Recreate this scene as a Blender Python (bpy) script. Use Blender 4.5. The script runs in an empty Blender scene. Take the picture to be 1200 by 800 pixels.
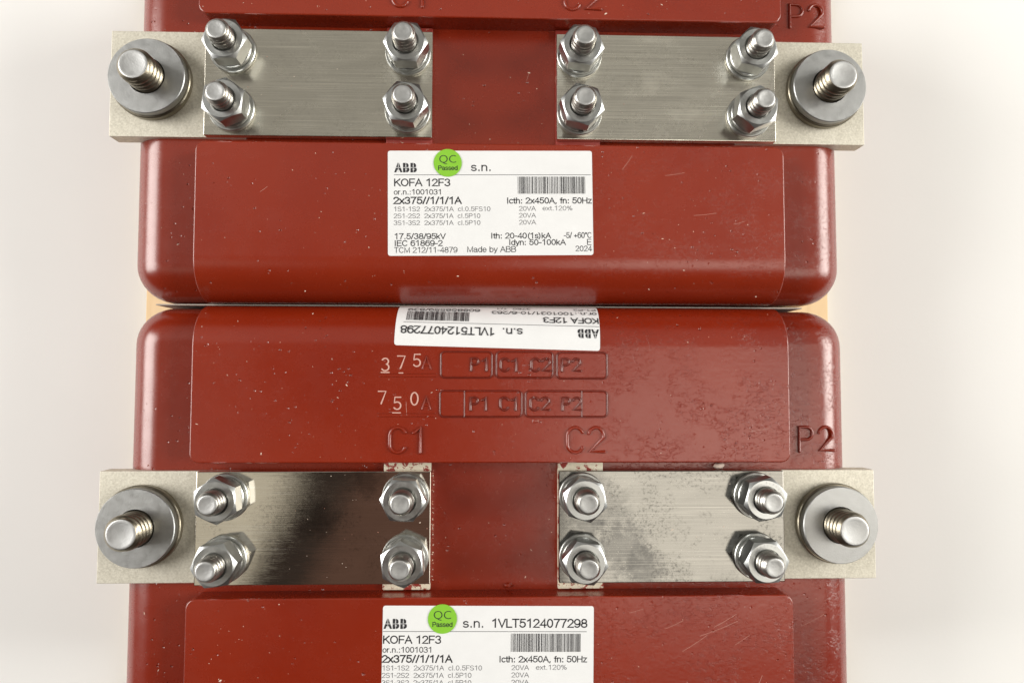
import bpy, bmesh, math, random
from mathutils import Vector, Matrix
random.seed(7)
S = 0.001                      # everything below is written in millimetres
C = bpy.context.scene.collection
sc = bpy.context.scene

# ------------------------------------------------------------------ camera
cam = bpy.data.cameras.new('camera'); co = bpy.data.objects.new('camera', cam); C.objects.link(co)
R = Matrix(((0.99938945, 0.00246265, 0.03485215), (-0.00426779, 0.99864758, 0.051815), (-0.03467741, -0.05193211, 0.99804836)))
M = R.transposed().to_4x4(); M.translation = Vector((-4.36, -1.204, 252.6)) * S
co.matrix_world = M
cam.sensor_width = 36; cam.lens = 36 * 850.12 / 1200; cam.clip_start = 0.005; cam.clip_end = 50
sc.camera = co

# ------------------------------------------------------------------ world, lamps and added lights
w = bpy.data.worlds.new('World'); sc.world = w; w.use_nodes = True
w.node_tree.nodes['Background'].inputs[0].default_value = (0.30, 0.22, 0.18, 1)
w.node_tree.nodes['Background'].inputs[1].default_value = 0.12

def panel(name, tx, ty, sx, sy, rot, radiance, col, H=1500, aim=None, spread=180):
    """soft area light; tx,ty = where it hangs, per metre of height; sx,sy = its size the same way"""
    l = bpy.data.lights.new(name, 'AREA'); o = bpy.data.objects.new(name, l); C.objects.link(o)
    l.shape = 'RECTANGLE'; l.size = sx * H * S; l.size_y = sy * H * S
    o.location = Vector((tx * H, ty * H, H)) * S
    if aim: o.rotation_euler = (o.location - Vector((0, 0, 0))).to_track_quat('Z', 'Y').to_euler()
    else: o.rotation_euler = (0, 0, rot)
    l.energy = radiance * math.pi * l.size * l.size_y
    l.color = col; l.spread = math.radians(spread)
    return o
panel('added_rear_light', 0.10, 0.90, 3.0, 1.36, 0, 0.34, (1, 0.97, 0.87))  # added light, gives the far plates their beige reflection
panel('added_left_light', -0.903, -0.026, 1.2, 0.28, math.radians(-24), 0.50, (1, 0.93, 0.76))  # added light, its slanted edge bounds the dark band mirrored in the near plate
panel('lamp_right', 0.44, -0.155, 0.64, 0.43, 0, 2.4, (1, 0.93, 0.82))
panel('added_brown_light', -0.13, -0.26, 0.22, 0.42, math.radians(-24), 0.07, (1, 0.45, 0.30))  # dim brown light added so the near left plate mirrors a brown area
panel('lamp_key', 1.90, 0.20, 1.15, 1.15, 0, 12.0, (1, 0.965, 0.90), H=1100, aim=True)
panel('added_fill_light', -1.9, 0.25, 1.3, 1.3, 0, 10.0, (1.0, 0.965, 0.92), H=1100, aim=True)  # added light that lifts the left side

sc.view_settings.view_transform = 'Standard'; sc.view_settings.look = 'None'
sc.view_settings.gamma = 1; sc.view_settings.exposure = 0.08; sc.view_settings.use_curve_mapping = False

# ------------------------------------------------------------------ materials
def mat(name, col=(.5, .5, .5), rough=.5, metal=0, spec=.5):
    m = bpy.data.materials.new(name); m.use_nodes = True
    b = m.node_tree.nodes['Principled BSDF']
    b.inputs['Base Color'].default_value = (*col, 1); b.inputs['Roughness'].default_value = rough
    b.inputs['Metallic'].default_value = metal; b.inputs['Specular IOR Level'].default_value = spec
    return m, m.node_tree.nodes, m.node_tree.links, b
def coords(n, l, scale=(1, 1, 1), rot=(0, 0, 0), loc=(0, 0, 0)):
    t = n.new('ShaderNodeTexCoord'); mp = n.new('ShaderNodeMapping')
    mp.inputs['Scale'].default_value = [s / S for s in scale]; mp.inputs['Rotation'].default_value = rot
    mp.inputs['Location'].default_value = loc
    l.new(t.outputs['Object'], mp.inputs[0]); return mp.outputs[0]
def noise(n, l, vec, scale=1, detail=3, rough=.5, dist=0):
    t = n.new('ShaderNodeTexNoise'); t.inputs['Scale'].default_value = scale; t.inputs['Detail'].default_value = detail
    t.inputs['Roughness'].default_value = rough; t.inputs['Distortion'].default_value = dist
    l.new(vec, t.inputs['Vector']); return t.outputs[0]
def ramp(n, l, fac, stops):
    r = n.new('ShaderNodeValToRGB'); e = r.color_ramp.elements
    while len(e) < len(stops): e.new(.5)
    for i, (p, c) in enumerate(stops):
        e[i].position = p; e[i].color = (*c, 1) if isinstance(c, tuple) else (c, c, c, 1)
    l.new(fac, r.inputs[0]); return r.outputs[0]
def mix(n, l, fac, a, b, mode='MIX'):
    m = n.new('ShaderNodeMix'); m.data_type = 'RGBA'; m.blend_type = mode
    for sock, v in ((m.inputs[0], fac), (m.inputs[6], a), (m.inputs[7], b)):
        if hasattr(v, 'links'): l.new(v, sock)
        elif isinstance(v, tuple): sock.default_value = (*v, 1)
        else: sock.default_value = v
    return m.outputs[2]
def math_(n, l, op, a, b):
    m = n.new('ShaderNodeMath'); m.operation = op
    for s, v in ((m.inputs[0], a), (m.inputs[1], b)):
        if hasattr(v, 'links'): l.new(v, s)
        else: s.default_value = v
    return m.outputs[0]
def bump(n, l, b, h, dist, strength=1, prev=None):
    k = n.new('ShaderNodeBump'); k.inputs['Distance'].default_value = dist * S; k.inputs['Strength'].default_value = strength
    l.new(h, k.inputs['Height'])
    if prev is not None: l.new(prev, k.inputs['Normal'])
    l.new(k.outputs[0], b.inputs['Normal']); return k.outputs[0]

def resin(name, seed, base=(.17, .012, .005), wear=.5):
    m, n, l, b = mat(name, rough=.36, spec=.8)
    v = coords(n, l, loc=(seed, seed * .37, 0))
    big = noise(n, l, v, .025, 3)
    c = mix(n, l, ramp(n, l, big, [(.3, 0.), (.7, 1.)]), base, tuple(x * y for x, y in zip(base, (1.15, 1.35, 1.4))))
    scuffv = coords(n, l, (.03, .35, .2), loc=(seed, 3, 0))
    sc_ = noise(n, l, scuffv, 1, 8, .75, .3)
    scuff = ramp(n, l, sc_, [(.56, 0.), (.72, 1.)])
    fine = ramp(n, l, noise(n, l, v, .9, 6, .7), [(.5, 0.), (.66, 1.)])
    worn = ramp(n, l, noise(n, l, v, .04, 4, .6), [(.42, 0.), (.62, 1.)])
    fm = math_(n, l, 'MULTIPLY', math_(n, l, 'MULTIPLY', scuff, fine), worn)
    c = mix(n, l, math_(n, l, 'MULTIPLY', fm, .06), c, (.50, .27, .22))
    # dull smears
    sm = ramp(n, l, noise(n, l, coords(n, l, (.06, .11, .1), rot=(0, 0, .5), loc=(seed, 0, 9)), 1, 5, .6, 1.2), [(.5, 0.), (.75, 1.)])
    c = mix(n, l, math_(n, l, 'MULTIPLY', sm, .015), c, (.30, .16, .12))
    # fine dark pits
    pv = n.new('ShaderNodeTexVoronoi'); pv.inputs['Scale'].default_value = .42; l.new(v, pv.inputs['Vector'])
    pit = ramp(n, l, pv.outputs['Distance'], [(.08, 1.), (.20, 0.)])
    pmask = ramp(n, l, noise(n, l, v, .07, 4, .7), [(.50, 0.), (.60, 1.)])
    pit = math_(n, l, 'MULTIPLY', pit, pmask)
    pit = math_(n, l, 'MULTIPLY', pit, ramp(n, l, noise(n, l, v, .5, 2), [(.48, 0.), (.52, 1.)]))
    c = mix(n, l, math_(n, l, 'MULTIPLY', pit, .4), c, (.06, .008, .006))
    # wrinkled, pitted skin in patches
    wr = noise(n, l, coords(n, l, (.30, .55, .4), loc=(seed, 2, 4)), 1, 3.5, .6, .6)
    rid = math_(n, l, 'ABSOLUTE', math_(n, l, 'SUBTRACT', wr, .5), 0)
    rid = math_(n, l, 'MULTIPLY', ramp(n, l, rid, [(.0, .7), (.03, 0.)]), ramp(n, l, noise(n, l, v, .06, 5, .7), [(.42, 0.), (.56, 1.)]))
    tc = n.new('ShaderNodeTexCoord'); sx = n.new('ShaderNodeSeparateXYZ'); l.new(tc.outputs['Object'], sx.inputs[0])
    xm = n.new('ShaderNodeMapRange'); l.new(sx.outputs[0], xm.inputs[0]); xm.inputs[1].default_value = -.010; xm.inputs[2].default_value = .055
    xm.inputs[3].default_value = .12; xm = xm.outputs[0]
    rid = math_(n, l, 'MULTIPLY', rid, xm)
    c = mix(n, l, math_(n, l, 'MULTIPLY', rid, .35 * wear), c, (.030, .005, .003))
    l.new(c, b.inputs['Base Color'])
    r = math_(n, l, 'ADD', math_(n, l, 'MULTIPLY', noise(n, l, v, .12, 5, .65), .12), .21)
    r = math_(n, l, 'ADD', r, math_(n, l, 'MULTIPLY', fm, .2)); l.new(r, b.inputs['Roughness'])
    k = bump(n, l, b, noise(n, l, v, .06, 2), .5, .25)
    k = bump(n, l, b, math_(n, l, 'MULTIPLY', noise(n, l, v, .75, 1.5, .5), xm), .05, .5 * (.2 + .8 * wear), k)
    k = bump(n, l, b, math_(n, l, 'MULTIPLY', wr, xm), .10, .3 * wear, k)
    k = bump(n, l, b, sc_, .07, .25, k)
    k = bump(n, l, b, math_(n, l, 'MULTIPLY', pit, -1.), .25, 1, k)
    k = bump(n, l, b, math_(n, l, 'MULTIPLY', rid, -1.), .09, .6 * wear, k)
    return m
RED_U = resin('red_resin_far', 3.1, (.205, .0150, .0030), .5)
RED_L = resin('red_resin_near', 11.7, (.195, .0125, .0018), 1.)

def plate(name, seed, lo, hi, streak, mott, col=(.74, .70, .62), dark_refl=()):
    m, n, l, b = mat(name, col, .2, 1)
    v = coords(n, l, loc=(seed, 0, 0))
    st = noise(n, l, coords(n, l, (.012, 2.2, 1), loc=(seed, 1, 0)), 1, 6, .7)
    mo = noise(n, l, v, .07, 7, .68, .6)
    dots = ramp(n, l, noise(n, l, v, .9, 5, .7), [(.5, 0.), (.62, 1.)])
    blot = math_(n, l, 'MULTIPLY', ramp(n, l, mo, [(.47, 0.), (.56, 1.)]), dots)
    smear = ramp(n, l, noise(n, l, coords(n, l, (.03, .06, .1), rot=(0, 0, -.5), loc=(seed, 5, 2)), 1, 5, .6, 1.5), [(.46, 0.), (.72, 1.)])
    c = mix(n, l, math_(n, l, 'MULTIPLY', blot, mott), col, tuple(x * .42 for x in col))
    c = mix(n, l, math_(n, l, 'MULTIPLY', smear, .30), c, tuple(min(1, x * 1.35) for x in col))
    c = mix(n, l, math_(n, l, 'MULTIPLY', ramp(n, l, st, [(.45, 0.), (.75, 1.)]), streak), c, tuple(min(1, x * 1.5) for x in col))
    for (px, py, pr, amt) in dark_refl:              # dark reflections painted into the plate colour: centre and radius in mm
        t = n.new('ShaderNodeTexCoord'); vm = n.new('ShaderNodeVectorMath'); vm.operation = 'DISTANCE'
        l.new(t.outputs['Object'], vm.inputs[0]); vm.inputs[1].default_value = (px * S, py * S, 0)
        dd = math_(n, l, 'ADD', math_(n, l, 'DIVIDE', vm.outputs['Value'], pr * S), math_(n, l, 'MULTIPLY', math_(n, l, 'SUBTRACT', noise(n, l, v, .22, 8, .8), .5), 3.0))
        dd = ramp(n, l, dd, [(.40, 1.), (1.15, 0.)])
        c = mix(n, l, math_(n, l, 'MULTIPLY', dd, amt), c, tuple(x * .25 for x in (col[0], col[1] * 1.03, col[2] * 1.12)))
    scr = noise(n, l, coords(n, l, (.02, 5.5, 1), loc=(seed * 2, 1, 0)), 1, 2, .5)
    scm = ramp(n, l, noise(n, l, coords(n, l, (.03, .12, 1), loc=(seed, 8, 0)), 1, 4, .6), [(.42, 0.), (.56, 1.)])
    line = math_(n, l, 'MULTIPLY', ramp(n, l, scr, [(.58, 0.), (.63, 1.)]), scm)
    c = mix(n, l, math_(n, l, 'MULTIPLY', line, .4 + streak * .6), c, tuple(min(1, x * 1.6) for x in col))
    grit = math_(n, l, 'MULTIPLY', ramp(n, l, noise(n, l, v, 2.4, 3, .6), [(.62, 0.), (.67, 1.)]), ramp(n, l, noise(n, l, v, .08, 3), [(.42, 0.), (.55, 1.)]))
    c = mix(n, l, math_(n, l, 'MULTIPLY', grit, .45), c, tuple(min(1, x * 1.9) for x in col))
    l.new(c, b.inputs['Base Color'])
    r = math_(n, l, 'ADD', lo, math_(n, l, 'MULTIPLY', ramp(n, l, mo, [(.40, 0.), (.66, 1.)]), hi - lo))
    r = math_(n, l, 'ADD', r, math_(n, l, 'MULTIPLY', smear, .04)); l.new(r, b.inputs['Roughness'])
    k = bump(n, l, b, st, .02, .5)
    k = bump(n, l, b, noise(n, l, v, .045, 2), .5, .10, k)
    return m
PL_U1 = plate('plate_dull', 2, .18, .30, .5, .25, (.60, .575, .50))
PL_U2 = plate('plate_dull_streaked', 22, .18, .32, .9, .3, (.64, .615, .54))
PL_L1 = plate('plate_mirror', 41, .02, .06, .12, .5, (.74, .70, .62), ((-60, 3, 8, .5), (-44, 16, 7, .5)))
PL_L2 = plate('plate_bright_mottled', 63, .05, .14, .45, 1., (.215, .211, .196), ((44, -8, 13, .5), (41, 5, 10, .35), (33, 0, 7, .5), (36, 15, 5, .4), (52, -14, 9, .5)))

def zinc(name, col, rough, grain=.5):
    m, n, l, b = mat(name, col, rough, 1)
    v = coords(n, l); k1 = noise(n, l, v, .35, 5, .6)
    l.new(mix(n, l, k1, tuple(x * .78 for x in col), tuple(min(1, x * 1.12) for x in col)), b.inputs['Base Color'])
    l.new(math_(n, l, 'ADD', math_(n, l, 'MULTIPLY', k1, .25), rough - .12), b.inputs['Roughness'])
    bump(n, l, b, noise(n, l, v, 2.2, 3), .05, grain)
    return m
NUT = zinc('zinc_nut', (.56, .58, .58), .33, .12)
STUD = zinc('zinc_thread', (.40, .39, .36), .34, .15)
ENDM = zinc('burnished_end', (.54, .55, .55), .48, 1.)
WASH = zinc('zinc_washer', (.52, .53, .51), .34, .15)
BIGW = zinc('galvanised_disc', (.46, .47, .47), .42, .8)
DARKM = zinc('oiled_steel', (.30, .27, .21), .33)

m, n, l, b = mat('sandy_plating', (.62, .58, .46), .55, .55); TERM = m
v = coords(n, l); g = noise(n, l, v, 1.5, 4, .7)
l.new(ramp(n, l, g, [(.3, (.48, .455, .38)), (.52, (.62, .595, .51)), (.75, (.76, .735, .65))]), b.inputs['Base Color'])
bump(n, l, b, g, .07, .7)

def padmat(name, lo, hi):
    m, n, l, b = mat(name, (.7, .64, .5), .5, .2)
    v = coords(n, l); g = noise(n, l, v, .35, 6, .7, .5)
    c = mix(n, l, noise(n, l, v, 1.4, 3), (.62, .57, .43), (.84, .80, .66))
    c = mix(n, l, ramp(n, l, g, [(lo, 0.), (hi, 1.)]), c, (.28, .035, .025)); l.new(c, b.inputs['Base Color'])
    bump(n, l, b, g, .3, .6); return m
PAD_L = padmat('pad_chipped', .54, .56); PAD_U = padmat('pad_painted', .36, .39)

m, n, l, b = mat('label_paper', (.83, .83, .82), .38); PAPER = m
v = coords(n, l); l.new(mix(n, l, noise(n, l, v, .12, 5, .6), (.71, .725, .735), (.80, .815, .825)), b.inputs['Base Color'])
bump(n, l, b, noise(n, l, v, .10, 3), .2, .2)
INK = mat('black_ink', (.022, .022, .026), .5)[0]
INKG = mat('faint_ink', (.13, .13, .14), .5)[0]
RED_SHADED = resin('shaded_resin', 5.5, (.115, .0075, .0020), .3)  # darker red paints in the shade along raised outlines and small letters
GREEN = mat('green_sticker', (.22, .52, .035), .42)[0]
CHALK = mat('rubbed_paint', (.60, .36, .30), .6)[0]
m, n, l, b = mat('dust', (.80, .66, .55), .7); DUST = m
m, n, l, b = mat('rust_dust', (.55, .25, .18), .7); DUSTR = m

m, n, l, b = mat('pine_plywood', (.66, .44, .20), .5); WOOD = m
v = coords(n, l, (.09, .008, .05)); g = noise(n, l, v, 1, 6, .6, .8)
l.new(ramp(n, l, g, [(.3, (.60, .40, .18)), (.55, (.78, .56, .28)), (.8, (.84, .64, .36))]), b.inputs['Base Color'])
bump(n, l, b, g, .3, .3)
m, n, l, b = mat('cream_tabletop', (.86, .84, .79), .6); TABLE = m
v = coords(n, l); l.new(mix(n, l, noise(n, l, v, .012, 6, .6), (.79, .80, .795), (.835, .845, .84)), b.inputs['Base Color'])
bump(n, l, b, noise(n, l, v, .5, 4), .1, .3)

# ------------------------------------------------------------------ mesh helpers
def link(name, me, m=None, parent=None, loc=(0, 0, 0), rz=0):
    o = bpy.data.objects.new(name, me); C.objects.link(o)
    if m is not None and me is not None and not me.materials: me.materials.append(m)
    if parent is not None: o.parent = parent
    o.location = Vector(loc) * S; o.rotation_euler = (0, 0, rz)
    return o
def finish(name, bm, smooth=True, ang=32, scale=True):
    if scale: bmesh.ops.scale(bm, vec=(S, S, S), verts=bm.verts)
    bmesh.ops.recalc_face_normals(bm, faces=bm.faces)
    me = bpy.data.meshes.new(name); bm.to_mesh(me); bm.free()
    if smooth:
        me.polygons.foreach_set('use_smooth', [True] * len(me.polygons)); me.set_sharp_from_angle(angle=math.radians(ang))
    return me
def wn(o):
    k = o.modifiers.new('wn', 'WEIGHTED_NORMAL'); k.keep_sharp = True; return o
def box(bm, x0, x1, y0, y1, z0, z1):
    vs = [bm.verts.new((x, y, z)) for z in (z0, z1) for x, y in ((x0, y0), (x1, y0), (x1, y1), (x0, y1))]
    f = [(0, 3, 2, 1), (4, 5, 6, 7), (0, 1, 5, 4), (1, 2, 6, 5), (2, 3, 7, 6), (3, 0, 4, 7)]
    return [bm.faces.new([vs[i] for i in q]) for q in f]
def bevel_edges(bm, sel, off, seg):
    es = [e for e in bm.edges if sel(e)]
    if es: bmesh.ops.bevel(bm, geom=es, offset=off, segments=seg, profile=.5, affect='EDGES', clamp_overlap=True)
def vert_edge(e): return abs(e.verts[0].co.z - e.verts[1].co.z) > 1 and abs(e.verts[0].co.x - e.verts[1].co.x) < .01 and abs(e.verts[0].co.y - e.verts[1].co.y) < .01
def lathe(bm, prof, seg=40, cx=0, cy=0):
    rings = []
    for r, z in prof:
        rings.append([bm.verts.new((cx + r * math.cos(2 * math.pi * i / seg), cy + r * math.sin(2 * math.pi * i / seg), z)) for i in range(seg)])
    for a, b_ in zip(rings, rings[1:]):
        for i in range(seg): bm.faces.new((a[i], a[(i + 1) % seg], b_[(i + 1) % seg], b_[i]))
    bm.faces.new(rings[0][::-1]); bm.faces.new(rings[-1])
def strokes(name, lines, wd, ht, z=0, cyc=False, fn=None):
    """raised bead following the polylines"""
    cu = bpy.data.curves.new(name, 'CURVE'); cu.dimensions = '3D'; cu.bevel_depth = wd / 2; cu.bevel_resolution = 3; cu.use_fill_caps = True
    for ln in lines:
        sp = cu.splines.new('POLY'); sp.points.add(len(ln) - 1); sp.use_cyclic_u = cyc
        for p, q in zip(sp.points, ln): p.co = (q[0], q[1], 0, 1)
    o = bpy.data.objects.new('tmp', cu); C.objects.link(o)
    dg = bpy.context.evaluated_depsgraph_get(); me = bpy.data.meshes.new_from_object(o.evaluated_get(dg))
    bpy.data.objects.remove(o); bpy.data.curves.remove(cu)
    bm = bmesh.new(); bm.from_mesh(me); bpy.data.meshes.remove(me)
    for ln in ([] if cyc else lines):                      # round ends
        for q in (ln[0], ln[-1]): bmesh.ops.create_uvsphere(bm, u_segments=10, v_segments=6, radius=wd / 2, matrix=Matrix.Translation((q[0], q[1], 0)))
    for v_ in bm.verts: v_.co.z = v_.co.z * ht / (wd / 2) + z
    if fn:
        for v_ in bm.verts: v_.co = fn(v_.co)
    return finish(name, bm, ang=60)
def arc(cx, cy, rx, ry, a0, a1, n_=14): return [(cx + rx * math.cos(math.radians(a0 + (a1 - a0) * i / n_)), cy + ry * math.sin(math.radians(a0 + (a1 - a0) * i / n_))) for i in range(n_ + 1)]
GL = {
 'C': [arc(.34, .66, .32, .34, 25, 180) + arc(.34, .34, .32, .34, 180, 335)],
 '1': [[(.10, .78), (.38, 1.), (.38, 0)]],
 '2': [arc(.32, .68, .30, .32, 165, -20) + [(.05, .03), (.66, .03)]],
 'P': [[(.05, 0), (.05, 1), (.35, 1)] + arc(.35, .74, .26, .26, 90, -90) + [(.05, .48)]],
 'A': [[(.0, 0), (.33, 1), (.66, 0)], [(.13, .32), (.53, .32)]],
 '3': [arc(.30, .75, .26, .25, 150, -70) + arc(.30, .27, .30, .27, 75, -150)],
 '7': [[(.02, 1), (.62, 1), (.25, 0)]],
 '5': [[(.58, 1), (.12, 1), (.07, .56)] + arc(.30, .32, .29, .30, 120, -145)],
 '0': [arc(.31, .5, .28, .5, 0, 360, 24)],
}
def glyph(ch, x, y, h, wf=1.): return [[(x + q[0] * h * wf, y + q[1] * h) for q in ln] for ln in GL[ch]]

def text_font(bm, s, x0, x1, base, cap, off=0.0, mi=0):
    """flat lettering in Blender's own font, x0..x1 mm from the sheet's left, baseline base mm down from its top"""
    cu = bpy.data.curves.new('t', 'FONT'); cu.body = s; cu.size = 1; cu.offset = off; cu.resolution_u = 3; cu.fill_mode = 'FRONT'
    o = bpy.data.objects.new('tmp', cu); C.objects.link(o)
    dg = bpy.context.evaluated_depsgraph_get(); me = bpy.data.meshes.new_from_object(o.evaluated_get(dg))
    bpy.data.objects.remove(o); bpy.data.curves.remove(cu)
    xs = [v_.co.x for v_ in me.vertices]; a, b_ = min(xs), max(xs); k = (x1 - x0) / (b_ - a); ky = cap / .73
    vs = [bm.verts.new((x0 + (v_.co.x - a) * k, -base + v_.co.y * ky, 0)) for v_ in me.vertices]
    for p in me.polygons:
        try: f = bm.faces.new([vs[i] for i in p.vertices]); f.material_index = mi
        except ValueError: pass
    bpy.data.meshes.remove(me)
def _o(cx, cy, rx, ry, a0=0, a1=360, n_=18): return arc(cx, cy, rx, ry, a0, a1, n_)
X = .72
PF = {  # plain grotesque lettering as pen strokes: advance, lines (capital height 1)
 '0': (.60, [_o(.30, .5, .24, .5)]), '1': (.60, [[(.12, .80), (.36, 1), (.36, 0)]]),
 '2': (.60, [_o(.30, .72, .24, .28, 170, -25, 10) + [(.05, 0), (.56, 0)]]),
 '3': (.60, [_o(.29, .75, .22, .25, 160, -80, 10) + _o(.29, .26, .25, .26, 85, -165, 12)]),
 '4': (.60, [[(.44, 0), (.44, 1), (.04, .27), (.58, .27)]]),
 '5': (.60, [[(.52, 1), (.14, 1), (.09, .52)] + _o(.29, .33, .25, .33, 125, -160, 14)]),
 '6': (.60, [_o(.32, .62, .26, .38, 40, 180, 8) + [(.06, .33)], _o(.31, .33, .25, .33)]),
 '7': (.60, [[(.05, 1), (.55, 1), (.34, .55), (.22, 0)]]),
 '8': (.60, [_o(.30, .75, .21, .25), _o(.30, .27, .25, .27)]),
 '9': (.60, [_o(.29, .67, .25, .33), _o(.28, .38, .26, .38, 0, -140, 8), [(.54, .67), (.54, .38)]]),
 'A': (.70, [[(.02, 0), (.35, 1), (.68, 0)], [(.14, .36), (.56, .36)]]),
 'B': (.68, [[(.08, 0), (.08, 1), (.38, 1)] + _o(.38, .76, .22, .24, 90, -90, 8) + [(.08, .52)], [(.38, .52)] + _o(.40, .26, .24, .26, 90, -90, 8) + [(.08, 0)]]),
 'C': (.74, [_o(.39, .5, .33, .5, 42, 318, 18)]), 'D': (.73, [[(.08, 0), (.08, 1), (.34, 1)] + _o(.34, .5, .33, .5, 90, -90, 12) + [(.08, 0)]]),
 'E': (.66, [[(.60, 1), (.08, 1), (.08, 0), (.61, 0)], [(.08, .52), (.56, .52)]]), 'F': (.61, [[(.57, 1), (.08, 1), (.08, 0)], [(.08, .50), (.51, .50)]]),
 'H': (.73, [[(.08, 0), (.08, 1)], [(.65, 0), (.65, 1)], [(.08, .52), (.65, .52)]]), 'I': (.28, [[(.14, 0), (.14, 1)]]),
 'K': (.68, [[(.08, 0), (.08, 1)], [(.62, 1), (.08, .40)], [(.26, .58), (.66, 0)]]), 'L': (.56, [[(.08, 1), (.08, 0), (.54, 0)]]),
 'M': (.84, [[(.08, 0), (.08, 1), (.42, .05), (.76, 1), (.76, 0)]]), 'O': (.79, [_o(.39, .5, .34, .5)]),
 'P': (.67, [[(.08, 0), (.08, 1), (.38, 1)] + _o(.38, .73, .24, .27, 90, -90, 8) + [(.08, .46)]]),
 'S': (.67, [_o(.33, .74, .25, .26, 25, 245, 12) + _o(.33, .26, .28, .26, 80, -155, 12)]),
 'T': (.62, [[(.02, 1), (.60, 1)], [(.31, 1), (.31, 0)]]), 'V': (.67, [[(.02, 1), (.335, 0), (.65, 1)]]),
 'a': (.56, [_o(.26, .50, .20, .22, 160, 20, 6) + [(.46, .12), (.52, 0)], _o(.25, .20, .20, .20)]),
 'b': (.56, [[(.07, 1), (.07, 0)], _o(.29, .36, .22, .36)]), 'c': (.50, [_o(.28, .36, .23, .36, 45, 315, 12)]),
 'd': (.56, [[(.49, 1), (.49, 0)], _o(.27, .36, .22, .36)]), 'e': (.56, [[(.06, .37), (.50, .37)] + _o(.28, .36, .23, .36, 0, 320, 14)]),
 'f': (.30, [[(.26, .99), (.15, .92), (.15, 0)], [(.02, .68), (.27, .68)]]),
 'h': (.56, [[(.07, 1), (.07, 0)], [(.07, .45)] + _o(.27, .48, .20, .24, 160, 0, 7) + [(.47, 0)]]),
 'k': (.52, [[(.07, 1), (.07, 0)], [(.44, .70), (.07, .28)], [(.20, .42), (.47, 0)]]), 'l': (.27, [[(.15, 0), (.15, 1)]]),
 'n': (.56, [[(.07, .72), (.07, 0)], [(.07, .45)] + _o(.27, .48, .20, .24, 160, 0, 7) + [(.47, 0)]]), 'o': (.56, [_o(.28, .36, .23, .36)]),
 'r': (.34, [[(.07, .72), (.07, 0)], [(.07, .45), (.16, .66), (.32, .70)]]),
 's': (.50, [_o(.25, .53, .18, .19, 30, 240, 8) + _o(.25, .19, .20, .19, 70, -155, 8)]),
 't': (.30, [[(.14, .92), (.14, .08), (.27, .0)], [(.02, .68), (.27, .68)]]),
 'x': (.50, [[(.03, .72), (.47, 0)], [(.47, .72), (.03, 0)]]), 'y': (.50, [[(.03, .72), (.25, 0)], [(.47, .72), (.20, -.18), (.06, -.24)]]),
 'z': (.50, [[(.04, .72), (.45, .72), (.04, 0), (.47, 0)]]),
 '.': (.28, [[(.14, 0), (.14, .09)]]), ',': (.28, [[(.15, .08), (.10, -.14)]]), ':': (.28, [[(.14, 0), (.14, .09)], [(.14, .58), (.14, .67)]]),
 '/': (.32, [[(.02, -.02), (.30, 1.02)]]), '-': (.36, [[(.04, .40), (.32, .40)]]), '+': (.60, [[(.06, .38), (.54, .38)], [(.30, .14), (.30, .62)]]),
 '(': (.33, [_o(.42, .42, .26, .62, 110, 250, 8)]), ')': (.33, [_o(-.09, .42, .26, .62, 70, -70, 8)]), '\u00b0': (.36, [_o(.18, .86, .12, .13)]),
 '%': (.90, [_o(.2, .76, .15, .22, 0, 360, 10), _o(.68, .24, .15, .22, 0, 360, 10), [(.24, 0), (.64, 1)]]), ' ': (.29, []),
}
def text_bm(bm, s, x0, x1, base, cap, off=0.0, mi=0):
    """flat printed lettering between x0 and x1 (mm from the sheet's left), baseline base mm down from its top; off makes it heavier"""
    cap *= 1.1; adv = sum(PF[c][0] + .05 for c in s) - .17; k = (x1 - x0) / adv; pen = .116 * cap * (1 + off * 22)
    hw = pen / 2; x = x0 - .06 * k
    for ch in s:
        for ln in PF[ch][1]:
            pts = [(x + q[0] * k, -base + (hw + q[1] * (cap - pen))) for q in ln]
            n_ = len(pts); L, Rr = [], []
            closed = (pts[0][0] - pts[-1][0]) ** 2 + (pts[0][1] - pts[-1][1]) ** 2 < 1e-8
            if closed: pts = pts[:-1]; n_ -= 1
            for i in range(n_):
                p0 = pts[i - 1] if (i or closed) else None; p1 = pts[(i + 1) % n_] if (i < n_ - 1 or closed) else None; p = pts[i]
                d = []
                for u, v_ in ((p0, p), (p, p1)):
                    if u is None or v_ is None: continue
                    dx, dy = v_[0] - u[0], v_[1] - u[1]; q = math.hypot(dx, dy) or 1e-9; d.append((dx / q, dy / q))
                t = (sum(e[0] for e in d), sum(e[1] for e in d)); q = math.hypot(*t) or 1e-9; t = (t[0] / q, t[1] / q)
                mt = 1 / max(.5, t[0] * d[0][0] + t[1] * d[0][1]); nx, ny = -t[1] * hw * mt, t[0] * hw * mt
                e = 0 if closed else (-hw * .9 if i == 0 else (hw * .9 if i == n_ - 1 else 0))
                L.append(bm.verts.new((p[0] + nx + t[0] * e, p[1] + ny + t[1] * e, 0))); Rr.append(bm.verts.new((p[0] - nx + t[0] * e, p[1] - ny + t[1] * e, 0)))
            for i in range(n_ - (0 if closed else 1)):
                j = (i + 1) % n_; f = bm.faces.new((L[i], Rr[i], Rr[j], L[j])); f.material_index = mi
        x += (PF[ch][0] + .05) * k
def rect_bm(bm, x0, x1, y0, y1, mi=0, ny=1):
    for j in range(ny):
        a, b_ = y0 + (y1 - y0) * j / ny, y0 + (y1 - y0) * (j + 1) / ny
        f = bm.faces.new([bm.verts.new(q) for q in ((x0, -b_, 0), (x1, -b_, 0), (x1, -a, 0), (x0, -a, 0))]); f.material_index = mi
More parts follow.
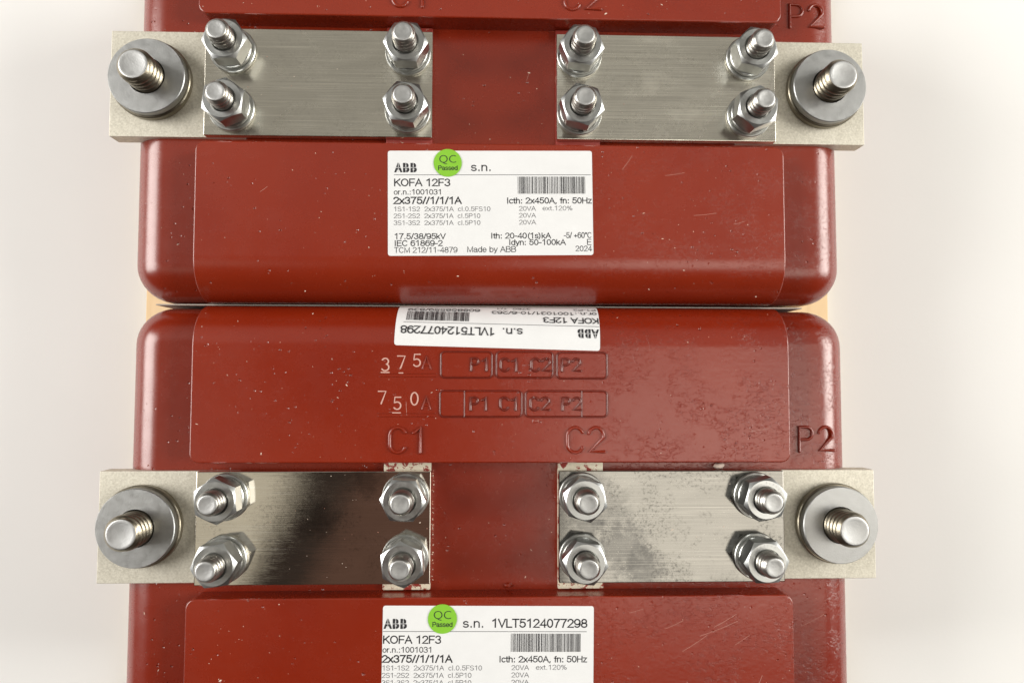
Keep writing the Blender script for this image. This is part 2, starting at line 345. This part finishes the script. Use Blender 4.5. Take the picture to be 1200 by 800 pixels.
def flat(bm, name, fn, z, mats, parent, dbl=True):
    if dbl: bmesh.ops.triangulate(bm, faces=bm.faces)
    for v_ in bm.verts: v_.co = fn(v_.co.x, v_.co.y, z)
    bmesh.ops.scale(bm, vec=(S, S, S), verts=bm.verts)
    me = bpy.data.meshes.new(name); bm.to_mesh(me); bm.free()
    for k in mats: me.materials.append(k)
    return link(name, me, None, parent)
def sheet(name, W, H, rad, th, fn, m_, parent, nx=1, ny=24):
    """a thin sticker with rounded corners, given a real thickness and laid on the surface by fn"""
    bm = bmesh.new(); ys = [0, rad * .15, rad * .5, rad] + [rad + (H - 2 * rad) * i / ny for i in range(1, ny)] + [H - rad, H - rad * .5, H - rad * .15, H]
    rows = []
    for y in ys:
        e = min(y, H - y); dx = 0
        if e < rad: dx = rad - math.sqrt(max(0, rad * rad - (rad - e) ** 2))
        rows.append([bm.verts.new((dx + (W - 2 * dx) * i / 12, -y, 0)) for i in range(13)])
    for a, b_ in zip(rows, rows[1:]):
        for i in range(12): bm.faces.new((b_[i], b_[i + 1], a[i + 1], a[i]))
    r = bmesh.ops.extrude_face_region(bm, geom=list(bm.faces))
    top = {g for g in r['geom'] if isinstance(g, bmesh.types.BMVert)}
    for v_ in bm.verts: v_.co = fn(v_.co.x, v_.co.y, th if v_ in top else 0)
    me = finish(name, bm, ang=50); return link(name, me, m_, parent)

# ------------------------------------------------------------------ fastener meshes, shared by every copy
def stud_mesh(name, r, pitch, z0, z1, cham, seg=36, d=.75):
    bm = bmesh.new(); nz = int((z1 - z0) / pitch * 8); rings = []
    for j in range(nz + 1):
        z = z0 + (z1 - z0) * j / nz; ring = []
        for i in range(seg):
            ph = ((z / pitch) - i / seg) % 1.0; t = 1 - abs(2 * ph - 1)
            rr = r - d * (1 - min(1, t * 1.35)); lim = r - cham + (z1 - z) * 1.0
            rr = min(rr, max(lim, .1))
            ring.append(bm.verts.new((rr * math.cos(2 * math.pi * i / seg), rr * math.sin(2 * math.pi * i / seg), z)))
        rings.append(ring)
    for a, b_ in zip(rings, rings[1:]):
        for i in range(seg): bm.faces.new((a[i], a[(i + 1) % seg], b_[(i + 1) % seg], b_[i]))
    bm.faces.new(rings[0][::-1])
    nside = len(bm.faces); prev = rings[-1]                 # slightly dished end
    for rr, dz in ((r - cham - .35, .10), (r - cham - 1.0, -.05), (.5, -.12)):
        ring = [bm.verts.new((rr * math.cos(2 * math.pi * i / seg), rr * math.sin(2 * math.pi * i / seg), z1 + dz)) for i in range(seg)]
        for i in range(seg): bm.faces.new((prev[i], prev[(i + 1) % seg], ring[(i + 1) % seg], ring[i]))
        prev = ring
    bm.faces.new(prev)
    bm.faces.ensure_lookup_table()
    for f in bm.faces[nside:]: f.material_index = 1
    return finish(name, bm, ang=45)
def nut_mesh(name, af, h, bore, z0):
    bm = bmesh.new(); seg = 48; rc = af / 2; cor = af / math.sqrt(3); rings = []
    def hexr(a): return rc / math.cos(((a + math.pi / 6) % (math.pi / 3)) - math.pi / 6)
    def ring(fr, z): return [bm.verts.new((fr(a) * math.cos(a), fr(a) * math.sin(a), z if not callable(z) else z(a))) for a in (2 * math.pi * i / seg for i in range(seg))]
    top = z0 + h
    zt = lambda a: top - .10 - (hexr(a) - rc * .965) * .62          # chamfer cone cuts the corners in arcs
    zb = lambda a: z0 + (hexr(a) - rc) * .5
    rings = [ring(lambda a: bore, z0), ring(lambda a: rc * .96, z0), ring(hexr, zb), ring(hexr, zt), ring(lambda a: rc * .95, top),
             ring(lambda a: bore + .55, top), ring(lambda a: bore, top - .55)]
    rings.append(rings[0])
    for a, b_ in zip(rings, rings[1:]):
        for i in range(seg): bm.faces.new((a[i], a[(i + 1) % seg], b_[(i + 1) % seg], b_[i]))
    # stamped grade marks on the top ring
    rm = random.Random(5)
    for k in range(7):
        a = .5 + k * .22; cx, cy = (rc + bore + .5) / 2 * math.cos(a), (rc + bore + .5) / 2 * math.sin(a)
        mtx = Matrix.Translation((cx, cy, top)) @ Matrix.Rotation(a, 4, 'Z') @ Matrix.Diagonal((.75, .18 + .2 * rm.random(), .22, 1))
        bmesh.ops.create_cube(bm, size=1, matrix=mtx)
    return finish(name, bm, ang=28)
def ring_mesh(name, ro, ri, z0, z1, split=False):
    bm = bmesh.new(); seg = 48; prof = [(ri, z0), (ro - .2, z0), (ro, z0 + .2), (ro, z1 - .25), (ro - .25, z1), (ri, z1)]
    n_ = seg if not split else seg - 2; rings = []
    for i in range(n_ + (1 if split else 0)):
        a = 2 * math.pi * i / seg; dz = (i / seg) * .45 if split else 0
        rings.append([bm.verts.new((r * math.cos(a), r * math.sin(a), z + dz)) for r, z in prof])
    m_ = len(prof)
    for i in range(len(rings) - (1 if split else 0)):
        a, b_ = rings[i], rings[(i + 1) % len(rings)]
        for j in range(m_): bm.faces.new((a[j], b_[j], b_[(j + 1) % m_], a[(j + 1) % m_]))
    if split: bm.faces.new(rings[0]); bm.faces.new(rings[-1][::-1])
    return finish(name, bm, ang=35)
ME_STUD = stud_mesh('stud', 4.0, 2.1, -2, 17.1, .95)
for k_ in (STUD, ENDM): ME_STUD.materials.append(k_)
ME_NUT = nut_mesh('nut', 13.4, 6.6, 4.05, 3.7)
ME_WASH = ring_mesh('washer', 8.0, 4.3, .02, 1.6)
ME_SPR = ring_mesh('spring_washer', 7.1, 4.4, 1.65, 3.2, True)
ME_BIG0 = ring_mesh('disc_washer', 13.9, 6.3, .02, 2.6)
ME_BIG1 = ring_mesh('cup_washer', 13.2, 6.4, 2.65, 5.6)
ME_BSTUD = stud_mesh('terminal_stud', 6.0, 2.3, -2, 15, 1.2, 40, 1.0)
for k_ in (DARKM, ENDM): ME_BSTUD.materials.append(k_)

def bolt(parent, x, y, rz, k):
    st = link('bolt', ME_STUD, STUD, parent, (x, y, H0), rz * 1.7)
    st.location.z += random.uniform(-.7, .5) * S
    dz = (H0 * S - st.location.z) / S
    link('nut', ME_NUT, NUT, st, (0, 0, dz), rz); link('washer', ME_WASH, WASH, st, (0, 0, dz), 0)
    link('spring_washer', ME_SPR, WASH, st, (0, 0, dz), rz + k)
    return st

# ------------------------------------------------------------------ the transformer
H0 = 85.0                      # height of the strap tops above the base
ZB, ZE = 4.0, -5.0             # top of the raised blocks, top of the core casting
def core_mesh():
    bm = bmesh.new(); box(bm, -129.8, 129.8, -76.4, 76.4, -85, ZE)
    bevel_edges(bm, vert_edge, 13.5, 10)
    bevel_edges(bm, lambda e: abs(e.verts[0].co.z - ZE) < .01 and abs(e.verts[1].co.z - ZE) < .01, 13.0, 12)
    return finish('cast_core', bm, ang=40)
def block_mesh(s):
    bm = bmesh.new(); y0, y1 = (22.4, 76.8)
    box(bm, -102.4, 102.4, y0, y1, -40, ZB)
    bevel_edges(bm, lambda e: all(abs(v_.co.y - y1) < .01 and abs(v_.co.z - ZB) < .01 for v_ in e.verts), 15.0, 20)
    bevel_edges(bm, lambda e: vert_edge(e) and abs(e.verts[0].co.y - y0) < .01, 3.2, 6)
    bevel_edges(bm, lambda e: all(v_.co.z > -12 for v_ in e.verts) and len(e.link_faces) == 2 and e.calc_face_angle() > math.radians(55), .55, 4)
    if s < 0: bmesh.ops.rotate(bm, matrix=Matrix.Rotation(math.pi, 3, 'Z'), verts=bm.verts)
    return finish('raised_block', bm, ang=40)
ME_CORE = core_mesh(); ME_BLK = {1: block_mesh(1), -1: block_mesh(-1)}

def bev_box(name, x0, x1, y0, y1, z0, z1, bv=.3, seg=2, jag=0):
    bm = bmesh.new(); box(bm, x0, x1, y0, y1, z0, z1)
    bmesh.ops.bevel(bm, geom=list(bm.edges), offset=bv, segments=seg, profile=.5, affect='EDGES')
    return finish(name, bm, ang=40)

def on_top(x0, y0, th=0.0):
    """sheet lying flat on a block top: x0,y0 is its top left corner, th its turn"""
    c, s = math.cos(th), math.sin(th)
    def fn(x, y, z): return Vector((x0 + c * x - s * y, y0 + s * x + c * y, ZB + z))
    return fn
def wrapped(x0, y0, th):
    """sheet turned upside down that starts near the rounding and goes over it"""
    c, s = math.cos(math.pi + th), math.sin(math.pi + th)
    def fn(x, y, z):
        X, Y = x0 + c * x - s * y, y0 + s * x + c * y
        d = Y - 61.8
        if d <= 0: return Vector((X, Y, ZB + z))
        a = d / 15.0
        if a > math.pi / 2: return Vector((X, 76.8 + z, ZB - 15 - (d - 15 * math.pi / 2)))
        return Vector((X, 61.8 + (15 + z) * math.sin(a), ZB - 15 + (15 + z) * math.cos(a)))
    return fn

def barcode(bm, x0, x1, y0, y1, seed):
    rr = random.Random(seed); x = x0
    while x < x1 - .3:
        w_ = rr.choice((.13, .13, .22, .22, .34)); rect_bm(bm, x, min(x + w_, x1), y0, y1, 0, 6); x += w_ + rr.choice((.13, .16, .25, .32))
def logo(bm, x0, y0, w_, h_):
    """three heavy letters cut by a fine cross"""
    g = w_ * .30
    text_font(bm, 'A', x0, x0 + w_ * .36, y0 + h_, h_, .045)
    text_font(bm, 'B', x0 + w_ * .385, x0 + w_ * .66, y0 + h_, h_, .05)
    text_font(bm, 'B', x0 + w_ * .71, x0 + w_ * .985, y0 + h_, h_, .05)
def label_common(t, fn, sh, full, seed, th=.14):
    bm = bmesh.new()
    text_bm(bm, 's.n.', 27 + sh, 33.7 + sh, 7.2, 2.7, .008)
    if full: text_bm(bm, '1VLT5124077298', 36.6 + sh, 68.5 + sh, 7.2, 2.75, .012)
    text_bm(bm, 'KOFA 12F3', .4 + sh, 19.4 + sh, 12.5, 2.5, .012)
    return bm
def rating_label(parent, x0, y0, th, sh, full, seed):
    fn = on_top(x0, y0, th)
    lb = sheet('rating_label', 70.9, 36.6, .8, .12, fn, PAPER, parent)
    bm = bmesh.new(); logo(bm, .3 + sh, 4.3, 7.9, 3.1); flat(bm, 'printed_logo', fn, .16, [INK], lb)
    bm = bmesh.new()
    for fx in (.17, .50, .82): rect_bm(bm, .3 + sh + 7.9 * fx, .3 + sh + 7.9 * fx + .16, 4.1, 7.6)
    rect_bm(bm, .3 + sh, 8.2 + sh, 5.85, 6.0); flat(bm, 'logo_slit', fn, .20, [PAPER], lb)
    bm = label_common(lb, fn, sh, full, seed)
    T = lambda s, a, b_, base, cap, off=.01, mi=0: text_bm(bm, s, a + sh, b_ + sh, base, cap, off, mi)
    T('or.n.:1001031', .3, 16.6, 15.4, 1.75, .004)
    T('2x375//1/1/1A', .2, 23.2, 18.7, 2.35, .02)
    T('Icth: 2x450A, fn: 50Hz', 39.2, 68.5, 18.6, 2.0, .012)
    T('1S1-1S2  2x375/1A  cl.0.5FS10', .2, 33.3, 21.2, 1.5, -.004, 1); T('20VA', 43.4, 49, 21.1, 1.5, -.004, 1); T('ext.120%', 51.6, 61.8, 21.0, 1.5, -.006, 1)
    T('2S1-2S2  2x375/1A  cl.5P10', .2, 29.8, 23.6, 1.5, -.004, 1); T('20VA', 43.4, 49, 23.5, 1.5, -.004, 1)
    T('3S1-3S2  2x375/1A  cl.5P10', .2, 29.8, 26.0, 1.5, -.004, 1); T('20VA', 43.4, 49, 25.9, 1.5, -.004, 1)
    T('17.5/38/95kV', .4, 17.7, 30.9, 1.9); T('Ith: 20-40(1s)kA', 33.6, 54.1, 30.8, 1.9); T('-5/ +60\u00b0C', 58.9, 68.3, 30.7, 1.9, 0)
    T('IEC 61869-2', .4, 16.7, 33.3, 1.9); T('Idyn: 50-100kA', 39.8, 59.2, 33.1, 1.9); T('E', 66.9, 68.2, 33.1, 1.9, 0)
    T('TCM 212/11-4879', .4, 21.8, 35.6, 1.8, -.002); T('Made by ABB', 25.4, 42.0, 35.5, 1.9, -.002); T('2024', 62.9, 68.3, 35.3, 1.8, 0)
    flat(bm, 'printed_text', fn, .16, [INK, INKG], lb)
    bm = bmesh.new(); rect_bm(bm, .2 + sh, 68.5 + sh, 8.35, 8.55); flat(bm, 'printed_rule', fn, .16, [INKG], lb)
    bm = bmesh.new(); barcode(bm, 43 + sh, 66.7 + sh, 9.1, 15.1, seed); flat(bm, 'barcode', fn, .16, [INK], lb)
    # round sticker, partly over the edge of the label
    qx, qy = 19.9 + sh * .4, 4.3
    bm = bmesh.new(); lathe(bm, [(4.85, 0), (4.85, .12)], 48)
    for v_ in bm.verts: v_.co = fn(qx + v_.co.x, -qy + v_.co.y, .20 + v_.co.z)
    q = link('round_sticker', finish('round_sticker', bm), GREEN, parent)
    bm = bmesh.new(); text_font(bm, 'QC', qx - 2.9, qx + 2.9, 4.3, 2.9, -.012); text_bm(bm, 'Passed', qx - 3.2, qx + 3.3, 6.9, 1.5, .010)
    flat(bm, 'printed_text', fn, .36, [INK], q)
def serial_label(parent):
    fn = wrapped(36.3, 60.6, math.radians(-1.4))
    lb = sheet('serial_label', 70.6, 25.5, .9, .12, fn, PAPER, parent, ny=40)
    bm = bmesh.new(); logo(bm, .3, 4.3, 7.6, 3.1); bmesh.ops.subdivide_edges(bm, edges=bm.edges, cuts=1); flat(bm, 'printed_logo', fn, .18, [INK], lb)
    bm = bmesh.new()
    for fx in (.17, .50, .82): rect_bm(bm, .3 + 7.6 * fx, .46 + 7.6 * fx, 4.1, 7.6, 0, 4)
    rect_bm(bm, .3, 7.9, 5.85, 6.0); flat(bm, 'logo_slit', fn, .23, [PAPER], lb)
    bm = label_common(lb, fn, 0, True, 1)
    text_bm(bm, 'or.n.:1001031/10-6/263', .8, 37.5, 15.8, 1.9, .006)
    text_bm(bm, '608858559/839', 42, 67, 17.2, 2.1, .006)
    text_bm(bm, 'P1-P2', .8, 8.5, 18.6, 1.6, 0); text_bm(bm, '3760  1/1', 24, 36, 18.9, 1.6, 0)
    flat(bm, 'printed_text', fn, .27, [INK, INKG], lb)
    bm = bmesh.new(); rect_bm(bm, .2, 68, 8.6, 8.8); flat(bm, 'printed_rule', fn, .22, [INKG], lb)
    bm = bmesh.new(); barcode(bm, 45.5, 67.4, 9.6, 14.6, 9); flat(bm, 'barcode', fn, .22, [INK], lb)

def letters(parent, s, x, y, h, z, wd, ht, red, step=.95, name='raised_letter', mt=None):
    for ch in s:
        if ch != ' ':
            link(name, strokes(name, glyph(ch, x, y, h), wd, ht, z), mt or red, parent)
        x += h * step
def rrect(x0, x1, y0, y1, r):
    return arc(x1 - r, y1 - r, r, r, 90, 0, 5) + arc(x1 - r, y0 + r, r, r, 0, -90, 5) + arc(x0 + r, y0 + r, r, r, -90, -180, 5) + arc(x0 + r, y1 - r, r, r, 180, 90, 5)
def tile(parent, x0, x1, y0, y1, red, bar=None):
    pl = rrect(x0, x1, y0, y1, 1.3); bm = bmesh.new(); inner = rrect(x0 + .45, x1 - .45, y0 + .45, y1 - .45, 1.0)
    a = [bm.verts.new((*q, ZB - .1)) for q in pl]; b_ = [bm.verts.new((*q, ZB + .5)) for q in inner]
    for i in range(len(a)): bm.faces.new((a[i], a[(i + 1) % len(a)], b_[(i + 1) % len(a)], b_[i]))
    bm.faces.new(b_)
    o = link('raised_tile', finish('raised_tile', bm, ang=25), red, parent)
    link('tile_outline', strokes('tile_outline', [pl], .70, .42, ZB, True), RED_SHADED, o)
    if bar: link('tile_bar', strokes('tile_bar', [[(bar, y0), (bar, y1)]], .42, .2, ZB + .48), RED_SHADED, o)
def strap(parent, x0, x1, m_):
    o = link('link_plate', bev_box('link_plate', x0, x1, -19.1, 19.1, -2.95, 0, .28), m_, parent); wn(o); return o

def transformer(loc, rz, red, pad, plates, label, angles):
    t = bpy.data.objects.new('current_transformer', None); C.objects.link(t)
    t.location = Vector((loc[0], loc[1], -H0)) * S; t.rotation_euler = (0, 0, rz)
    t['label'] = label; t['category'] = 'current transformer'; t['group'] = 'red cast resin current transformers side by side'
    g = bpy.data.objects
    body = wn(link('resin_body', ME_CORE.copy(), red, t, (0, 0, H0)))
    for s in (1, -1): wn(link('raised_block', ME_BLK[s].copy(), red, body))
    for sx in (-1, 1):
        x0, x1 = (22.4, 38.3) if sx > 0 else (-38.3, -21.9)
        link('contact_pad', bev_box('contact_pad', x0, x1, -21.9, 21.9, -8, -3.0, .35), pad, body)
        xa, xb = (88, 135.2) if sx > 0 else (-135.2, -88)
        wn(link('terminal_bar', bev_box('terminal_bar', xa, xb, -19, 19, -10, -3.0, .3), TERM, body))
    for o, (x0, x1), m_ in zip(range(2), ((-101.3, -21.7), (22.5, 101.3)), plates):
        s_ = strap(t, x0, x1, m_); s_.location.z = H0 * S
    i = 0
    for x in (-91.3, -30.2, 30.4, 91.2):
        for y in (10.7, -10.1):
            bolt(t, x, y, math.radians(angles[i]), 1.1 + i * .7); i += 1
    for sx in (-1, 1):
        d = link('terminal_washer', ME_BIG0, DARKM, t, (sx * 120.2, .6, H0 - 3), 0)
        link('washer_disc', ME_BIG1, BIGW, d)
        link('terminal_stud', ME_BSTUD, DARKM, d)
    # moulded-in lettering
    for ch, x in (('C1', -35.6), ('C2', 24.8)):
        letters(body, ch, x, 25.9, 8.5, ZB - .05, 1.2, .75, red, .86)
    letters(body, 'P2', 108.8, 25.4, 8.6, ZE - .05, 1.2, .75, red, .86)
    return t, body

A_U = [12, 20, 33, 8, -14, 6, 28, 19]; A_L = [24, 14, 10, 2, 27, 30, -6, 12]
far, fb = transformer((-1.7 - .63, 102.9), .0021, RED_U, PAD_U, (PL_U1, PL_U2),
    'far red cast block with dull scratched plates and a rating sticker on its near side', A_U)
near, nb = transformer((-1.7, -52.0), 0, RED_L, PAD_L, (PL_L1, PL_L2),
    'near red cast block with mirror-bright plates, upside-down serial sticker and stamped 375 A, 750 A', A_L)

def hold(t):                                     # parts built in block coordinates hang on this height
    return lambda o: setattr(o, 'location', Vector((0, 0, H0)) * S)
def raise_new(before, t):
    for o in C.objects:
        if o not in before and o.parent is t: o.location = Vector((0, 0, H0)) * S
b4 = set(C.objects); rating_label(far, -38.9 + 2.3, -24.9 - .4, math.radians(.6), 1.9, False, 21); raise_new(b4, far)
b4 = set(C.objects); rating_label(near, -37.0, -24.9, math.radians(-.6), 0, True, 4); serial_label(near)
def B(v): return v + 1.7
for x0, x1, y0, y1, bar in ((-20.0, -2.6, -.7, 8.1, None), (-1.0, 18.2, -.7, 8.2, None), (19.8, 36.9, -.9, 8.0, None),
                            (-20.2, 7.6, -14.0, -5.2, -11.9), (9.0, 36.9, -14.0, -5.2, 28.2)):
    tile(near, B(x0), B(x1), y0 + 52, y1 + 52, RED_L, B(bar) if bar else None)
for s_, x, y in (('P1', -9.9, 1.7), ('C1', .3, 1.6), ('C2', 10.8, 1.6), ('P2', 21.2, 1.6), ('P1', -10.0, -11.7), ('C1', .2, -11.7), ('C2', 10.5, -11.7), ('P2', 21.4, -11.7)):
    letters(near, s_, B(x), y + 52, 4.3, ZB + .48, .88, .45, RED_SHADED, .88)
for x, y in ((-26.3, 2.3), (-26.3, -11.4)):
    letters(near, 'A', B(x), y + 52, 4.3, ZB - .02, .72, .34, RED_L)
for x0, x1, y in ((-40.6, -21.6, .7), (-41, -21.8, -12.8)):
    for d in (0, -1.1): link('raised_line', strokes('raised_line', [[(B(x0), y + 52 + d), (B(x1), y + 52 + d)]], .42, .22, ZB), RED_L, near)
for s_, x, y, h in (('3', -40.2, 1.6, 4.2), ('7', -34.8, 2.4, 4.2), ('5', -29.5, 3.0, 4.2), ('7', -41.2, -9.6, 4.2), ('5', -36.0, -11.6, 4.2), ('0', -30.2, -10.0, 4.2)):
    letters(near, s_, B(x), y + 52, h, ZB - .02, .52, .18, RED_L, name='stamped_digit', mt=CHALK)
for x0, x1, y in ((-40.2, -37.6, 1.0), (-34.2, -32.9, .8), (-36.2, -33.6, -12.7)):
    link('rubbed_line', strokes('rubbed_line', [[(B(x0), y + 52), (B(x1), y + 52)]], .5, .2, ZB + .05), CHALK, near)
raise_new(b4, near)
# a lump of pale flash on the trough edge and small red casting burrs
def lump(parent, x, y, z, r, m_, seed, name='casting_lump'):
    bm = bmesh.new(); bmesh.ops.create_icosphere(bm, subdivisions=2, radius=1); rr = random.Random(seed)
    for v_ in bm.verts:
        k = 1 + rr.uniform(-.3, .3); v_.co = Vector((x + v_.co.x * r[0] * k, y + v_.co.y * r[1] * k, z + max(v_.co.z, -.3) * r[2] * k))
    o = link(name, finish(name, bm, ang=60), m_, parent, (0, 0, H0)); return o
PALE = mat('pale_flash', (.72, .58, .50), .5)[0]
lump(near, B(78), 20.4, -4.4, (2.1, 1.1, 1.6), PALE, 2)
lump(near, B(12.2), 36.5, 3.9, (.9, 1.0, .35), RED_L, 3)
lump(near, B(3.5), -21.0, -5, (1.6, .8, .8), RED_L, 5)
lump(near, B(36), 45.8, 3.9, (.7, .5, .3), RED_L, 6)

# fine scratches rubbed into the resin
rs = random.Random(31)
def scratches(parent, spots):
    for (x, y, ln, a, z) in spots:
        pts = [(x + ln * t * math.cos(a + .06 * t), y + ln * t * math.sin(a + .06 * t)) for t in (0, .25, .5, .75, 1)]
        me = strokes('scratch', [pts], .08, .03, z); link('scratch', me, CHALK, parent, (0, 0, H0))
scratches(near, [(75, -33, 9, .45, ZB), (70, -36, 14, .3, ZB), (58, -33.5, 7, .35, ZB), (82, -39, 6, .5, ZB), (64, -41, 10, .5, ZB), (90, -52, 3, 1.1, ZB), (46, -28, 5, .2, ZB), (109, -36, 9, .4, ZE), (-30, 43, 4.5, -1.57, ZB), (88, 33, 7, .1, ZB)])
scratches(far, [(45, -31, 6, .9, ZB), (84, -50, 4, .2, ZB), (-80, -40, 3, .6, ZB), (60, -33, 7, .1, ZB), (70, -47, 8, .05, ZB), (12, 4, 3, 1.2, ZE)])

# ------------------------------------------------------------------ what they stand on
bm = bmesh.new(); box(bm, -161, 157.5, -215, 290, -9, 0); bmesh.ops.bevel(bm, geom=list(bm.edges), offset=.6, segments=2, profile=.5, affect='EDGES')
o = link('plywood_board', finish('plywood_board', bm), WOOD, None, (0, 0, -H0 - .02))
o['label'] = 'pale tan wooden board under both red blocks, seen at their rounded corners'; o['category'] = 'board'
bm = bmesh.new(); box(bm, -1500, 1500, -1200, 1200, -30, 0)
o = link('table_top', finish('table_top', bm), TABLE, None, (0, 0, -H0 - 9.1)); o['kind'] = 'structure'; o['label'] = 'plain cream table surface beside the wooden board'

bm = bmesh.new(); box(bm, -124, 113, -.22, .22, 0, 72); bmesh.ops.bevel(bm, geom=list(bm.edges), offset=.05, segments=1, affect='EDGES')
SH = mat('grey_foam', (.42, .38, .34), .6)[0]
o = link('packing_sheet', finish('packing_sheet', bm), SH, None, (0, 25.45, -H0 + .02))
o['label'] = 'thin grey packing sheet standing in the narrow gap between the two red blocks'; o['category'] = 'packing sheet'

# ------------------------------------------------------------------ crumbs and filings
bm = bmesh.new(); rr = random.Random(99)
def surf(x, y):
    """height of the top surface at a world point (mm)"""
    for (cx, cy) in ((-2.3, 102.9), (-1.7, -52.0)):
        lx, ly = x - cx, y - cy
        if abs(ly) < 76 and abs(lx) < 122:
            for a, b_ in ((-101.3, -21.7), (22.5, 101.3)):
                if a + .5 < lx < b_ - .5 and abs(ly) < 18.6:
                    if any((lx - bx) ** 2 + (ly - by) ** 2 < 75 for bx in (-91.3, -30.2, 30.4, 91.2) for by in (10.7, -10.1)): return None
                    return 0.
            if abs(lx) < 101.5 and 23.5 < abs(ly):
                d = abs(ly) - 61.8
                return ZB if d < 0 else (ZB - 15 + math.sqrt(225 - d * d) if d < 13 else None)
            if abs(lx) < 21 and abs(ly) < 21: return ZE
            if abs(lx) > 103.5 and 20 < abs(ly) < 62: return ZE
    return None
def flake(x, y, z, a, ln, wd, th, mi):
    f0 = len(bm.faces); r = bmesh.ops.create_icosphere(bm, subdivisions=1, radius=1,
        matrix=Matrix.Translation((x, y, z)) @ Matrix.Rotation(a, 4, 'Z') @ Matrix.Diagonal((ln, wd, th, 1)))
    for v_ in r['verts']:
        v_.co += Vector((rr.uniform(-1, 1) * wd * .3, rr.uniform(-1, 1) * wd * .3, 0))
        for f in v_.link_faces: f.material_index = mi
for i in range(1150):
    x, y = rr.uniform(-125, 122), rr.uniform(-125, 140)
    if rr.random() > .35 + .65 * (math.sin(x * .06 + 1) * math.cos(y * .07 - .5) > 0): continue
    z = surf(x, y)
    if z is None: continue
    big = rr.random() < .06
    ln = rr.uniform(.3, .6) if big else rr.uniform(.06, .2)
    flake(x, y, z + .03, rr.uniform(0, 3.14), ln, ln * rr.uniform(.35, .9) * (.5 if big else 1), .07, 0 if (big or rr.random() < .55) else 1)
for i in range(46):                              # flash crumbs along the inner edge of the front left plate
    flake(-23.0 + rr.uniform(-.1, .35), -52 + rr.uniform(-19, 19), ZE + rr.uniform(.5, 1.6), rr.uniform(0, 3), rr.uniform(.12, .4), rr.uniform(.1, .22), .15, rr.randint(0, 1))
bmesh.ops.scale(bm, vec=(S, S, S), verts=bm.verts); me = bpy.data.meshes.new('dust'); bm.to_mesh(me); bm.free()
me.materials.append(DUST); me.materials.append(DUSTR)
o = link('dust', me); o['kind'] = 'stuff'; o['label'] = 'pale dust specks and filings scattered over the red resin and plates'; o['category'] = 'dust'
